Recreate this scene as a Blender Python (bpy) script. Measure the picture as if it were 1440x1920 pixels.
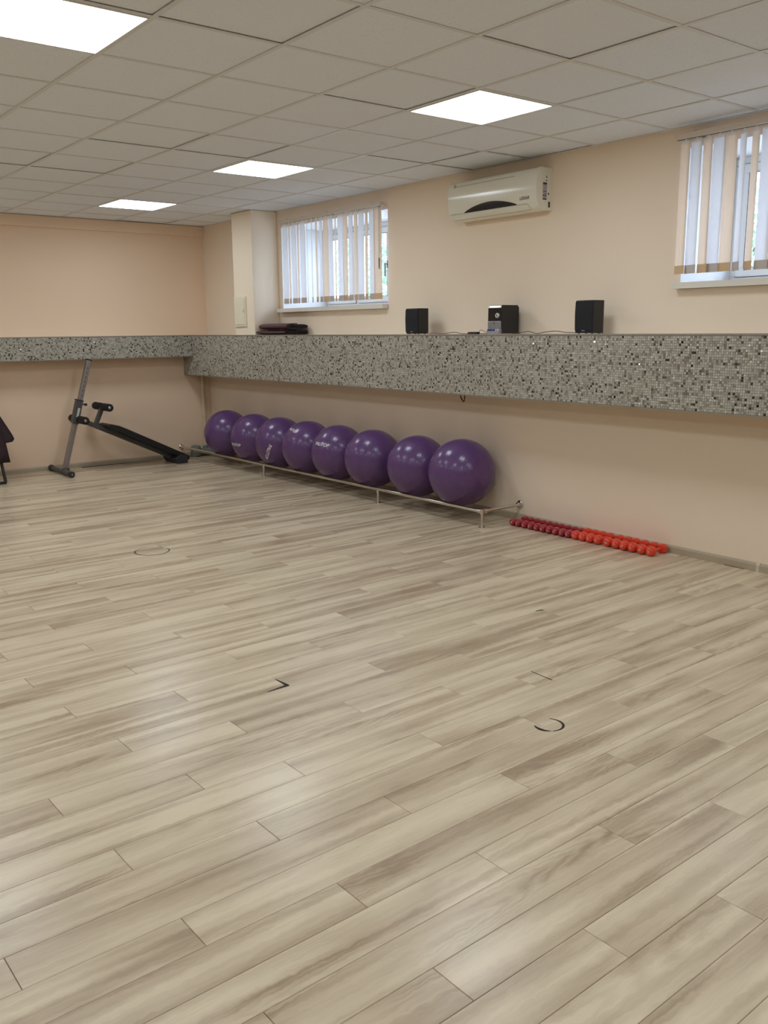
import bpy, bmesh, math, random
from mathutils import Vector, Matrix

random.seed(7)
scene = bpy.context.scene
for o in list(bpy.data.objects):
    bpy.data.objects.remove(o)
COL = scene.collection

# ------------------------------------------------------------------ camera
CAM_H = 1.505
YAW, PITCH, ROLL, FPX = 0.6656, 0.2020, 0.0093, 1667.03
cy, sy, cp, sp, cr, sr = (math.cos(YAW), math.sin(YAW), math.cos(PITCH), math.sin(PITCH),
                          math.cos(ROLL), math.sin(ROLL))
fwd = Vector((sy * cp, cy * cp, -sp))
rgt = Vector((cy, -sy, 0.0))
dwn = fwd.cross(rgt)
r2 = cr * rgt + sr * dwn
d2 = -sr * rgt + cr * dwn
cam_data = bpy.data.cameras.new('camera')
cam = bpy.data.objects.new('camera', cam_data)
COL.objects.link(cam)
cam_data.sensor_fit = 'VERTICAL'
cam_data.sensor_height = 36.0
cam_data.sensor_width = 27.0
cam_data.lens = FPX / 1920.0 * 36.0
cam_data.clip_start = 0.05
cam_data.clip_end = 200
cam.matrix_world = Matrix(((r2.x, -d2.x, -fwd.x, 0.0),
                           (r2.y, -d2.y, -fwd.y, 0.0),
                           (r2.z, -d2.z, -fwd.z, CAM_H),
                           (0, 0, 0, 1)))
scene.camera = cam

# ------------------------------------------------------------------ sky and exposure
world = bpy.data.worlds.new('overcast_sky')
scene.world = world
world.use_nodes = True
bg = world.node_tree.nodes['Background']
bg.inputs['Color'].default_value = (0.66, 0.74, 1.0, 1)
bg.inputs['Strength'].default_value = 8.0
LAMP_STRENGTH = 12.8
LAMP_COLOR = (0.885, 0.975, 1.05)
scene.view_settings.view_transform = 'Standard'
scene.view_settings.look = 'None'
scene.view_settings.gamma = 1.0
scene.view_settings.use_curve_mapping = False
scene.view_settings.exposure = 0.0
scene.cycles.use_denoising = True
scene.cycles.use_light_tree = False
scene.cycles.max_bounces = 6
scene.cycles.diffuse_bounces = 4
scene.cycles.glossy_bounces = 3
scene.cycles.caustics_reflective = False
scene.cycles.caustics_refractive = False
scene.cycles.adaptive_threshold = 0.05
scene.cycles.sample_clamp_indirect = 8.0

# ------------------------------------------------------------------ room numbers
XW, XL, YB, YF = 5.17, -2.42, 10.05, -2.30      # window wall, left wall, back wall, wall behind the camera
CEIL = 2.73
LEDGE_X, LEDGE_TOP, LEDGE_BOT = 4.835, 1.465, 0.997
LEDGE2_Y, LEDGE2_BOT = 9.800, 1.217
GX0, GY0 = 1.6768, 3.5891                        # ceiling grid origin


# ------------------------------------------------------------------ material helpers
def S(h):
    """sRGB 0-255 triple to linear"""
    return tuple(((c / 255) / 12.92 if c / 255 <= 0.04045 else ((c / 255 + 0.055) / 1.055) ** 2.4) for c in h)


def new_mat(name):
    m = bpy.data.materials.new(name)
    m.use_nodes = True
    nt = m.node_tree
    return m, nt, nt.nodes, nt.links, nt.nodes['Principled BSDF']


def mat(name, rgb, rough=0.5, metal=0.0, spec=0.5, noise=0.0, nscale=8.0, bump=0.0, bscale=60.0, coat=0.0):
    m, nt, N, L, b = new_mat(name)
    c = S(rgb)
    b.inputs['Base Color'].default_value = (*c, 1)
    b.inputs['Roughness'].default_value = rough
    b.inputs['Metallic'].default_value = metal
    b.inputs['Specular IOR Level'].default_value = spec
    b.inputs['Coat Weight'].default_value = coat
    b.inputs['Coat Roughness'].default_value = 0.15
    if noise > 0:
        tc = N.new('ShaderNodeTexCoord')
        n = N.new('ShaderNodeTexNoise')
        n.inputs['Scale'].default_value = nscale
        n.inputs['Detail'].default_value = 4
        r = N.new('ShaderNodeValToRGB')
        r.color_ramp.elements[0].position = 0.3
        r.color_ramp.elements[1].position = 0.7
        r.color_ramp.elements[0].color = (*[x * (1 - noise) for x in c], 1)
        r.color_ramp.elements[1].color = (*[min(1, x * (1 + noise)) for x in c], 1)
        L.new(tc.outputs['Object'], n.inputs['Vector'])
        L.new(n.outputs['Fac'], r.inputs['Fac'])
        L.new(r.outputs['Color'], b.inputs['Base Color'])
    if bump > 0:
        tc = N.new('ShaderNodeTexCoord')
        n = N.new('ShaderNodeTexNoise')
        n.inputs['Scale'].default_value = bscale
        n.inputs['Detail'].default_value = 3
        bp = N.new('ShaderNodeBump')
        bp.inputs['Strength'].default_value = bump
        bp.inputs['Distance'].default_value = 0.004
        L.new(tc.outputs['Object'], n.inputs['Vector'])
        L.new(n.outputs['Fac'], bp.inputs['Height'])
        L.new(bp.outputs['Normal'], b.inputs['Normal'])
    return m


def emission(name, rgb, strength):
    m, nt, N, L, b = new_mat(name)
    N.remove(b)
    e = N.new('ShaderNodeEmission')
    e.inputs['Color'].default_value = (*rgb, 1)
    e.inputs['Strength'].default_value = strength
    m.cycles.emission_sampling = 'FRONT'
    L.new(e.outputs[0], N['Material Output'].inputs['Surface'])
    return m


def fabric(name, rgb, transl=0.55):
    m, nt, N, L, b = new_mat(name)
    N.remove(b)
    tc = N.new('ShaderNodeTexCoord')
    wv = N.new('ShaderNodeTexNoise')
    wv.inputs['Scale'].default_value = 160
    wv.inputs['Detail'].default_value = 2
    mp = N.new('ShaderNodeMapping')
    mp.inputs['Scale'].default_value = (1, 1, 0.15)
    r = N.new('ShaderNodeValToRGB')
    c = S(rgb)
    r.color_ramp.elements[0].color = (*[x * .93 for x in c], 1)
    r.color_ramp.elements[1].color = (*[min(1, x * 1.05) for x in c], 1)
    L.new(tc.outputs['Object'], mp.inputs['Vector'])
    L.new(mp.outputs[0], wv.inputs['Vector'])
    L.new(wv.outputs['Fac'], r.inputs['Fac'])
    d = N.new('ShaderNodeBsdfDiffuse')
    t = N.new('ShaderNodeBsdfTranslucent')
    mx = N.new('ShaderNodeMixShader')
    mx.inputs[0].default_value = transl
    L.new(r.outputs[0], d.inputs['Color'])
    L.new(r.outputs[0], t.inputs['Color'])
    L.new(d.outputs[0], mx.inputs[1])
    L.new(t.outputs[0], mx.inputs[2])
    L.new(mx.outputs[0], N['Material Output'].inputs['Surface'])
    return m


def thin_glass(name):
    m, nt, N, L, b = new_mat(name)
    N.remove(b)
    t = N.new('ShaderNodeBsdfTransparent')
    t.inputs['Color'].default_value = (0.93, 0.97, 0.96, 1)
    g = N.new('ShaderNodeBsdfGlossy')
    g.inputs['Roughness'].default_value = 0.02
    mx = N.new('ShaderNodeMixShader')
    mx.inputs[0].default_value = 0.06
    L.new(t.outputs[0], mx.inputs[1])
    L.new(g.outputs[0], mx.inputs[2])
    L.new(mx.outputs[0], N['Material Output'].inputs['Surface'])
    return m


def laminate(name, light, dark, rough=0.36, skirting=False):
    """pale oak laminate, grain along world X (planks) or along the board (skirting)"""
    m, nt, N, L, b = new_mat(name)
    geo = N.new('ShaderNodeNewGeometry')
    oi = N.new('ShaderNodeObjectInfo')

    def math_(op, a, bb=None):
        n = N.new('ShaderNodeMath')
        n.operation = op
        for i, v in enumerate((a, bb)):
            if v is None:
                continue
            if isinstance(v, (int, float)):
                n.inputs[i].default_value = v
            else:
                L.new(v, n.inputs[i])
        return n.outputs[0]
    rnd = math_('FRACT', math_('ADD', math_('MULTIPLY', geo.outputs['Random Per Island'], 7.31),
                               math_('MULTIPLY', oi.outputs['Random'], 13.7)))
    rnd2 = math_('FRACT', math_('MULTIPLY', rnd, 17.17))
    comb = N.new('ShaderNodeCombineXYZ')
    L.new(math_('MULTIPLY', rnd, 37.0), comb.inputs[0])
    L.new(math_('MULTIPLY', rnd2, 11.0), comb.inputs[1])
    L.new(math_('MULTIPLY', rnd2, 23.0), comb.inputs[2])
    add = N.new('ShaderNodeVectorMath')
    add.operation = 'ADD'
    L.new(geo.outputs['Position'], add.inputs[0])
    L.new(comb.outputs[0], add.inputs[1])
    wmp = N.new('ShaderNodeMapping')
    wmp.inputs['Scale'].default_value = (26, 40, 1)
    L.new(add.outputs[0], wmp.inputs['Vector'])
    wn = N.new('ShaderNodeTexNoise')
    wn.inputs['Scale'].default_value = 1.0
    wn.inputs['Detail'].default_value = 2.0
    L.new(wmp.outputs[0], wn.inputs['Vector'])
    wv = N.new('ShaderNodeVectorMath')
    wv.operation = 'MULTIPLY_ADD'
    wv.inputs[1].default_value = (0.05, 0.022, 0.0)
    L.new(wn.outputs['Color'], wv.inputs[0])
    L.new(add.outputs[0], wv.inputs[2])
    base = wv.outputs[0]

    def noise(scale, detail, dist=0.0, rough_=0.5):
        mp = N.new('ShaderNodeMapping')
        mp.inputs['Scale'].default_value = scale
        L.new(base, mp.inputs['Vector'])
        n = N.new('ShaderNodeTexNoise')
        n.inputs['Scale'].default_value = 1.0
        n.inputs['Detail'].default_value = detail
        n.inputs['Distortion'].default_value = dist
        n.inputs['Roughness'].default_value = rough_
        L.new(mp.outputs[0], n.inputs['Vector'])
        return n.outputs['Fac']
    band = noise((0.75, 13.0, 1), 1.5, 0.4)              # wide stripes along the board
    fine = noise((5.0, 120.0, 1), 3.0, 0.0, 0.65)        # fibre
    cloud = noise((2.2, 7.0, 1), 2.0, 0.8)               # smoky blotches
    # cathedral figure: rings of stretched noise
    fig = noise((1.1, 9.0, 1), 1.0, 0.0)
    rings = math_('FRACT', math_('MULTIPLY', fig, 14.0))
    rings = math_('ABSOLUTE', math_('SUBTRACT', rings, 0.5))
    figmask = noise((1.3, 6.0, 1), 0.0)
    fm = N.new('ShaderNodeMapRange')
    fm.inputs['From Min'].default_value = 0.56
    fm.inputs['From Max'].default_value = 0.70
    L.new(figmask, fm.inputs['Value'])
    ringd = math_('MULTIPLY', math_('MULTIPLY', math_('SUBTRACT', 0.5, rings), fm.outputs[0]), 0.55)
    mr = N.new('ShaderNodeMapRange')
    mr.inputs['From Min'].default_value = 0.36
    mr.inputs['From Max'].default_value = 0.66
    L.new(band, mr.inputs['Value'])
    v = math_('ADD', math_('MULTIPLY', mr.outputs[0], 0.74),
              math_('ADD', math_('MULTIPLY', math_('SUBTRACT', fine, 0.5), 0.5),
                    math_('MULTIPLY', math_('SUBTRACT', cloud, 0.45), 0.75)))
    v = math_('ADD', v, ringd)
    v = math_('ADD', v, math_('MULTIPLY', math_('SUBTRACT', rnd2, 0.5), 0.12))
    ramp = N.new('ShaderNodeValToRGB')
    e = ramp.color_ramp.elements
    e[0].position, e[0].color = 0.0, (*S(light), 1)
    e[1].position, e[1].color = 1.0, (*S(dark), 1)
    mid = e.new(0.5)
    mid.color = (*S([(a * .58 + c * .42) for a, c in zip(light, dark)]), 1)
    L.new(v, ramp.inputs['Fac'])
    L.new(ramp.outputs[0], b.inputs['Base Color'])
    b.inputs['Roughness'].default_value = rough
    b.inputs['Specular IOR Level'].default_value = 0.28
    bp = N.new('ShaderNodeBump')
    bp.inputs['Strength'].default_value = 0.03
    bp.inputs['Distance'].default_value = 0.002
    L.new(fine, bp.inputs['Height'])
    L.new(bp.outputs[0], b.inputs['Normal'])
    return m


def mosaic_mat(name):
    """small glass tiles: each island takes its own tone and gloss"""
    m, nt, N, L, b = new_mat(name)
    geo = N.new('ShaderNodeNewGeometry')
    ramp = N.new('ShaderNodeValToRGB')
    cr_ = ramp.color_ramp
    cr_.interpolation = 'CONSTANT'
    stops = [(0.0, (188, 184, 172)), (0.22, (176, 171, 158)), (0.40, (200, 197, 188)), (0.52, (166, 160, 147)),
             (0.66, (184, 180, 168)), (0.78, (150, 143, 130)), (0.86, (126, 118, 106)), (0.915, (92, 84, 74)),
             (0.945, (50, 44, 38)), (0.97, (205, 205, 200))]
    cr_.elements[0].position, cr_.elements[0].color = 0.0, (*S(stops[0][1]), 1)
    cr_.elements[1].position, cr_.elements[1].color = stops[1][0], (*S(stops[1][1]), 1)
    for p_, c_ in stops[2:]:
        e = cr_.elements.new(p_)
        e.color = (*S(c_), 1)
    L.new(geo.outputs['Random Per Island'], ramp.inputs['Fac'])
    L.new(ramp.outputs[0], b.inputs['Base Color'])
    gt = N.new('ShaderNodeMath')
    gt.operation = 'GREATER_THAN'
    gt.inputs[1].default_value = 0.97
    L.new(geo.outputs['Random Per Island'], gt.inputs[0])
    L.new(gt.outputs[0], b.inputs['Metallic'])
    b.inputs['Roughness'].default_value = 0.16
    return m


def ceiling_tile_mat(name):
    m, nt, N, L, b = new_mat(name)
    tc = N.new('ShaderNodeNewGeometry')
    n = N.new('ShaderNodeTexNoise')
    n.inputs['Scale'].default_value = 95
    n.inputs['Detail'].default_value = 3
    L.new(tc.outputs['Position'], n.inputs['Vector'])
    r = N.new('ShaderNodeValToRGB')
    r.color_ramp.elements[0].position = 0.27
    r.color_ramp.elements[0].color = (*S((216, 221, 228)), 1)
    r.color_ramp.elements[1].position = 0.40
    r.color_ramp.elements[1].color = (*S((234, 239, 246)), 1)
    L.new(n.outputs['Fac'], r.inputs['Fac'])
    L.new(r.outputs[0], b.inputs['Base Color'])
    bp = N.new('ShaderNodeBump')
    bp.inputs['Strength'].default_value = 0.25
    bp.inputs['Distance'].default_value = 0.002
    L.new(n.outputs['Fac'], bp.inputs['Height'])
    L.new(bp.outputs[0], b.inputs['Normal'])
    b.inputs['Roughness'].default_value = 0.85
    return m


def ball_mat(name):
    m, nt, N, L, b = new_mat(name)
    b.inputs['Base Color'].default_value = (*S((98, 68, 116)), 1)
    b.inputs['Roughness'].default_value = 0.22
    b.inputs['Specular IOR Level'].default_value = 0.5
    tc = N.new('ShaderNodeTexCoord')
    w = N.new('ShaderNodeTexWave')
    w.wave_type = 'RINGS'
    w.rings_direction = 'Y'
    w.inputs['Scale'].default_value = 26
    w.inputs['Distortion'].default_value = 0.2
    bp = N.new('ShaderNodeBump')
    bp.inputs['Strength'].default_value = 0.10
    bp.inputs['Distance'].default_value = 0.002
    L.new(tc.outputs['Object'], w.inputs['Vector'])
    L.new(w.outputs['Fac'], bp.inputs['Height'])
    L.new(bp.outputs[0], b.inputs['Normal'])
    return m


M = {
    'wall': mat('peach_wall_paint', (244, 225, 202), 0.75, noise=0.012, nscale=1.5, bump=0.05, bscale=220),
    'wall_back': mat('deeper_peach_wall_paint', (242, 214, 186), 0.75, noise=0.012, nscale=1.5, bump=0.05, bscale=220),
    'wall_unseen': mat('unseen_wall_darkened_beige', (186, 166, 144), 0.75, noise=0.012, nscale=1.5, bump=0.05, bscale=220),  # walls out of view, made darker to cut the bounced fill light
    'ledge_top': mat('white_ledge_board', (238, 234, 226), 0.4),
    'pier': mat('cream_wall_paint', (247, 232, 210), 0.7, noise=0.01, nscale=1.5, bump=0.05, bscale=220),
    'subfloor': mat('dark_underlay', (58, 48, 38), 0.9),
    'floor': laminate('pale_oak_laminate', (226, 209, 181), (167, 145, 120), 0.25),
    'skirting': mat('pale_oak_skirting', (178, 163, 139), 0.45, noise=0.07, nscale=4),
    'ceil': ceiling_tile_mat('mineral_ceiling_tile'),
    'grid': mat('white_grid_metal', (221, 220, 219), 0.45),
    'plenum': mat('grey_plenum', (120, 116, 110), 0.9),
    'diffuser': emission('lamp_diffuser', LAMP_COLOR, LAMP_STRENGTH),
    'white': mat('white_plastic', (240, 240, 238), 0.35),
    'reveal': mat('white_reveal_panel', (236, 238, 240), 0.5),
    'sill': mat('white_sill', (232, 226, 214), 0.35),
    'glass': thin_glass('window_glass'),
    'rubber': mat('dark_rubber_seal', (48, 48, 50), 0.6),
    'grout': mat('grey_grout', (150, 145, 133), 0.8),
    'mosaic': mosaic_mat('glass_mosaic'),
    'alu': mat('aluminium_trim', (176, 172, 164), 0.35, metal=0.8),
    'chrome': mat('chrome_tube', (214, 210, 202), 0.16, metal=1.0),
    'ball': ball_mat('purple_vinyl'),
    'print': mat('white_print', (228, 222, 224), 0.5),
    'red': mat('dark_red_vinyl', (158, 22, 40), 0.28, noise=0.06, nscale=30, coat=0.3),
    'orange': mat('orange_red_vinyl', (226, 62, 34), 0.28, noise=0.06, nscale=30, coat=0.3),
    'ac': mat('ivory_plastic', (236, 232, 216), 0.14),
    'ac_dark': mat('dark_smoked_plastic', (38, 40, 46), 0.2),
    'ac_grey': mat('grey_groove_plastic', (176, 170, 154), 0.5),
    'sticker': mat('grey_sticker', (176, 168, 178), 0.5),
    'ink': mat('dark_ink', (70, 60, 52), 0.6),
    'black': mat('black_plastic', (26, 26, 28), 0.45, noise=0.1, nscale=40),
    'grille': mat('black_speaker_cloth', (20, 21, 25), 0.8, bump=0.3, bscale=900),
    'gloss': mat('gloss_black_plastic', (14, 14, 18), 0.08),
    'silver': mat('silver_plastic', (150, 150, 156), 0.35, metal=0.5),
    'lightsilver': mat('light_silver_plastic', (212, 214, 214), 0.25, metal=0.3),
    'blue': mat('blue_button', (70, 78, 130), 0.35),
    'mat_out': mat('maroon_foam', (92, 60, 66), 0.8, noise=0.08, nscale=60, bump=0.2, bscale=300),
    'mat_shaded': mat('shaded_maroon_foam', (40, 36, 40), 0.85, noise=0.08, nscale=60, bump=0.2, bscale=300),  # same foam on inner sides and ends, with shade put into the colour
    'mat_dark': mat('dark_maroon_foam', (46, 26, 32), 0.8, noise=0.1, nscale=40, bump=0.2, bscale=300),
    'pad': mat('black_vinyl_pad', (24, 24, 28), 0.55, bump=0.1, bscale=400),
    'foam': mat('black_foam', (24, 23, 24), 0.8, bump=0.2, bscale=300),
    'post': mat('silver_grey_powder_coat', (150, 142, 138), 0.38, metal=0.5),
    'frame': mat('dark_grey_powder_coat', (84, 82, 82), 0.45, metal=0.3),
    'blackmetal': mat('black_powder_coat', (34, 34, 36), 0.5, metal=0.2),
    'pipe': mat('white_painted_pipe', (212, 196, 170), 0.4),
    'lagging': mat('grey_green_foam_lagging', (116, 124, 118), 0.8, noise=0.1, nscale=20),
    'panel': mat('cream_metal_panel', (236, 228, 204), 0.45),
    'cable': mat('brown_cable', (96, 66, 50), 0.6),
    'blackcable': mat('black_cable', (24, 20, 20), 0.5),
    'scar': mat('dark_floor_gap', (52, 42, 28), 0.9),
    'slat_white': fabric('white_blind_fabric', (246, 246, 248), 0.6),
    'slat_peach': fabric('peach_blind_fabric', (252, 238, 224), 0.55),
    'weight_white': mat('grey_white_blind_pocket', (196, 188, 182), 0.8),
    'weight_peach': mat('peach_blind_pocket', (214, 182, 142), 0.8),
    'rail': mat('beige_blind_rail', (222, 208, 192), 0.4),
    'paving': mat('pale_paving', (214, 212, 206), 0.9, noise=0.1, nscale=2),
    'leaf': mat('green_leaf', (150, 184, 150), 0.5, noise=0.25, nscale=3),
    'bark': mat('brown_bark', (96, 78, 60), 0.9, noise=0.2, nscale=20),
}


# ------------------------------------------------------------------ mesh helpers
class MB:
    def __init__(self):
        self.v, self.f, self.mi, self.sm = [], [], [], []

    def face(self, idx, mi=0, sm=False):
        self.f.append(tuple(idx))
        self.mi.append(mi)
        self.sm.append(sm)

    def box(self, a, b, mi=0):
        x0, y0, z0 = a
        x1, y1, z1 = b
        n = len(self.v)
        self.v += [(x0, y0, z0), (x1, y0, z0), (x1, y1, z0), (x0, y1, z0),
                   (x0, y0, z1), (x1, y0, z1), (x1, y1, z1), (x0, y1, z1)]
        for q in ((0, 3, 2, 1), (4, 5, 6, 7), (0, 1, 5, 4), (1, 2, 6, 5), (2, 3, 7, 6), (3, 0, 4, 7)):
            self.face([n + i for i in q], mi)
        return self

    def obox(self, p0, p1, w, h, up=(0, 0, 1), mi=0):
        """box bar from p0 to p1, width w (sideways), height h (along up)"""
        p0, p1 = Vector(p0), Vector(p1)
        d = (p1 - p0).normalized()
        s = d.cross(Vector(up)).normalized()
        u = s.cross(d).normalized()
        n = len(self.v)
        for p in (p0, p1):
            for a, b in ((-1, -1), (1, -1), (1, 1), (-1, 1)):
                self.v.append(tuple(p + s * (a * w / 2) + u * (b * h / 2)))
        for q in ((0, 1, 2, 3), (7, 6, 5, 4), (0, 4, 5, 1), (1, 5, 6, 2), (2, 6, 7, 3), (3, 7, 4, 0)):
            self.face([n + i for i in q], mi)
        return self

    def tube(self, pts, r, n=12, mi=0, caps=True):
        pts = [Vector(p) for p in pts]
        rs = r if isinstance(r, (list, tuple)) else [r] * len(pts)
        base = len(self.v)
        prev = None
        for i, p in enumerate(pts):
            d = (pts[min(i + 1, len(pts) - 1)] - pts[max(i - 1, 0)]).normalized()
            if prev is None:
                a = Vector((0, 0, 1)) if abs(d.z) < 0.9 else Vector((1, 0, 0))
                u = d.cross(a).normalized()
            else:
                u = (prev - d * prev.dot(d)).normalized()
            prev = u
            w = d.cross(u)
            for k in range(n):
                t = 2 * math.pi * k / n
                self.v.append(tuple(p + (u * math.cos(t) + w * math.sin(t)) * rs[i]))
        for i in range(len(pts) - 1):
            for k in range(n):
                a = base + i * n + k
                b = base + i * n + (k + 1) % n
                self.face((a, b, b + n, a + n), mi, True)
        if caps:
            self.face([base + k for k in range(n)][::-1], mi)
            self.face([base + (len(pts) - 1) * n + k for k in range(n)], mi)
        return self

    def lathe(self, prof, c, axis, n=20, mi=0):
        """prof: list of (distance along axis, radius)"""
        axis = Vector(axis).normalized()
        c = Vector(c)
        return self.tube_prof([(c + axis * t, r) for t, r in prof], axis, n, mi)

    def tube_prof(self, pr, axis, n, mi):
        a = Vector((0, 0, 1)) if abs(axis.z) < 0.9 else Vector((1, 0, 0))
        u = axis.cross(a).normalized()
        w = axis.cross(u)
        base = len(self.v)
        for p, r in pr:
            for k in range(n):
                t = 2 * math.pi * k / n
                self.v.append(tuple(p + (u * math.cos(t) + w * math.sin(t)) * r))
        for i in range(len(pr) - 1):
            for k in range(n):
                a_ = base + i * n + k
                b_ = base + i * n + (k + 1) % n
                self.face((a_, b_, b_ + n, a_ + n), mi, True)
        self.face([base + k for k in range(n)][::-1], mi)
        self.face([base + (len(pr) - 1) * n + k for k in range(n)], mi)
        return self

    def prism(self, poly, o, u, v, w, mi=0, sm=False):
        """2D polygon (in u,v from o) extruded by vector w"""
        o, u, v, w = Vector(o), Vector(u), Vector(v), Vector(w)
        n = len(poly)
        base = len(self.v)
        for q in (Vector((0, 0, 0)), w):
            for a, b in poly:
                self.v.append(tuple(o + u * a + v * b + q))
        self.face([base + i for i in range(n)][::-1], mi)
        self.face([base + n + i for i in range(n)], mi)
        for i in range(n):
            j = (i + 1) % n
            self.face((base + i, base + j, base + n + j, base + n + i), mi, sm)
        return self

    def mesh(self, name, mats, origin=(0, 0, 0), bevel=0.0, seg=2):
        me = bpy.data.meshes.new(name)
        ox, oy, oz = origin
        me.from_pydata([(x - ox, y - oy, z - oz) for x, y, z in self.v], [], self.f)
        for mt in (mats if isinstance(mats, (list, tuple)) else [mats]):
            me.materials.append(mt)
        me.polygons.foreach_set('material_index', self.mi)
        me.polygons.foreach_set('use_smooth', self.sm)
        me.update()
        bm = bmesh.new()
        bm.from_mesh(me)
        bmesh.ops.recalc_face_normals(bm, faces=bm.faces)
        if bevel > 0:
            ed = [e for e in bm.edges if len(e.link_faces) == 2 and e.calc_face_angle(0) > 0.5]
            bmesh.ops.bevel(bm, geom=ed, offset=bevel, segments=seg, profile=0.5, affect='EDGES', clamp_overlap=True)
        bm.to_mesh(me)
        bm.free()
        if any(self.sm):
            me.set_sharp_from_angle(angle=0.75)
        return me


def link(name, me, parent=None, loc=(0, 0, 0)):
    o = bpy.data.objects.new(name, me)
    COL.objects.link(o)
    o.location = loc
    if parent is not None:
        o.parent = parent
    return o


def wl(parent):
    """world location of a parent chain made of translations only"""
    v = Vector((0, 0, 0))
    while parent is not None:
        v += Vector(parent.location)
        parent = parent.parent
    return v


def part(name, mb, mt, parent=None, bevel=0.0, seg=2):
    """mesh built in world coordinates; its local frame is the parent's"""
    org = wl(parent)
    return link(name, mb.mesh(name, mt, org, bevel, seg), parent)


def tag(o, label, cat, group=None):
    o['label'] = label
    o['category'] = cat
    if group:
        o['group'] = group
    return o


def thing(name, label, cat, loc=(0, 0, 0), group=None):
    o = link(name, None, None, loc)
    o.empty_display_size = 0.1
    return tag(o, label, cat, group)


def struct(o):
    o['kind'] = 'structure'
    return o


def struct_empty(name, loc=(0, 0, 0)):
    o = link(name, None, None, loc)
    o.empty_display_size = 0.1
    return struct(o)


def single(name, mb, mt, label, cat, origin, group=None, bevel=0.0, seg=2):
    o = link(name, mb.mesh(name, mt, origin, bevel, seg), None, origin)
    return tag(o, label, cat, group)


# ================================================================== floor
floor_mb = MB().box((XL, YF, -0.06), (XW, YB, -0.006))
floor = struct(part('floor', floor_mb, M['subfloor']))
PW, PO, PLEN, PS = 0.14, 0.012, 1.204, 0.0155
SEAM = {7: 2.023, 8: 1.637, 9: 1.244, 10: 2.057, 11: 1.66, 12: 1.258, 13: 0.853, 14: 1.65, 15: 1.246, 16: 0.838,
        18: 1.21, 19: 0.782, 20: 1.536, 21: 1.131, 23: 1.494, 24: 1.074, 26: 1.45, 27: 1.04, 28: 1.823, 29: 1.408,
        32: 1.367}


def plank_mesh(mb, x0, x1, yc, ang, z=0.0, cx=None):
    g, c = 0.0006, 0.0011
    xc = (x0 + x1) / 2
    hl, hw = (x1 - x0) / 2 - g, PW / 2 - g
    n = len(mb.v)
    ca, sa = math.cos(ang), math.sin(ang)
    for ins, zz in ((c, 0.0), (0, -0.0012), (0, -0.0055)):
        for a, b in ((-1, -1), (1, -1), (1, 1), (-1, 1)):
            lx, ly = a * (hl - ins), b * (hw - ins)
            mb.v.append((xc + lx * ca - ly * sa, yc + lx * sa + ly * ca, z + zz))
    mb.face((n, n + 1, n + 2, n + 3))
    for r_ in (0, 4):
        for k in range(4):
            j = (k + 1) % 4
            mb.face((n + r_ + 4 + k, n + r_ + 4 + j, n + r_ + j, n + r_ + k))


def to_px(p):
    v = Vector(p) - Vector((0, 0, CAM_H))
    zc = v.dot(fwd)
    if zc < 0.2:
        return None
    return 720 + FPX * v.dot(r2) / zc, 960 + FPX * v.dot(d2) / zc


ANG = math.atan(PS)
field = MB()
cache = {}
n_plank = 0
for n in range(-17, 73):
    ycen0 = PO + PW * (n + 0.5)
    xs = SEAM.get(n, 2.023 - 0.4095 * (n - 7) + random.uniform(-0.02, 0.02))
    k0 = math.floor((XL - xs) / PLEN)
    for k in range(k0, k0 + 9):
        x0 = max(xs + k * PLEN, XL + 0.002)
        x1 = min(xs + (k + 1) * PLEN, XW - 0.002)
        if x1 - x0 < 0.03:
            continue
        xc = (x0 + x1) / 2
        yc = ycen0 + PS * (xc - 1.4)
        if yc < YF + 0.09 or yc > YB - 0.0:
            continue
        seen = False
        for f_ in (0, .25, .5, .75, 1):
            q = to_px((x0 + (x1 - x0) * f_, yc, 0))
            if q and -60 < q[0] < 1500 and 600 < q[1] < 2030:
                seen = True
        if seen and yc < 6.7 and n_plank < 296:
            key = round(x1 - x0, 3)
            if key not in cache:
                mb = MB()
                plank_mesh(mb, -(x1 - x0) / 2, (x1 - x0) / 2, 0, 0)
                cache[key] = mb.mesh('plank', M['floor'])
            o = link('plank', cache[key], floor, (xc, yc, 0))
            o.rotation_euler = (0, 0, ANG)
            n_plank += 1
        else:
            plank_mesh(field, x0, x1, yc, ANG)
pf = part('plank_field', field, M['floor'], floor)
pf['kind'] = 'stuff'


# dark cut rings and chipped board corners in the floor
def arc_strip(cx, cy_, r, a0, a1, w0, w1, n=22):
    mb = MB()
    for i in range(n + 1):
        t = i / n
        a = math.radians(a0 + (a1 - a0) * t)
        w = w0 + (w1 - w0) * math.sin(math.pi * t)
        for rr in (r - w / 2, r + w / 2):
            mb.v.append((cx + rr * math.cos(a), cy_ + rr * math.sin(a), 0.0006))
    for i in range(n):
        mb.face((2 * i, 2 * i + 1, 2 * i + 3, 2 * i + 2))
    return mb


def scar(name, mb, label):
    o = part(name, mb, M['scar'], floor)
    o['label'] = label


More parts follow.
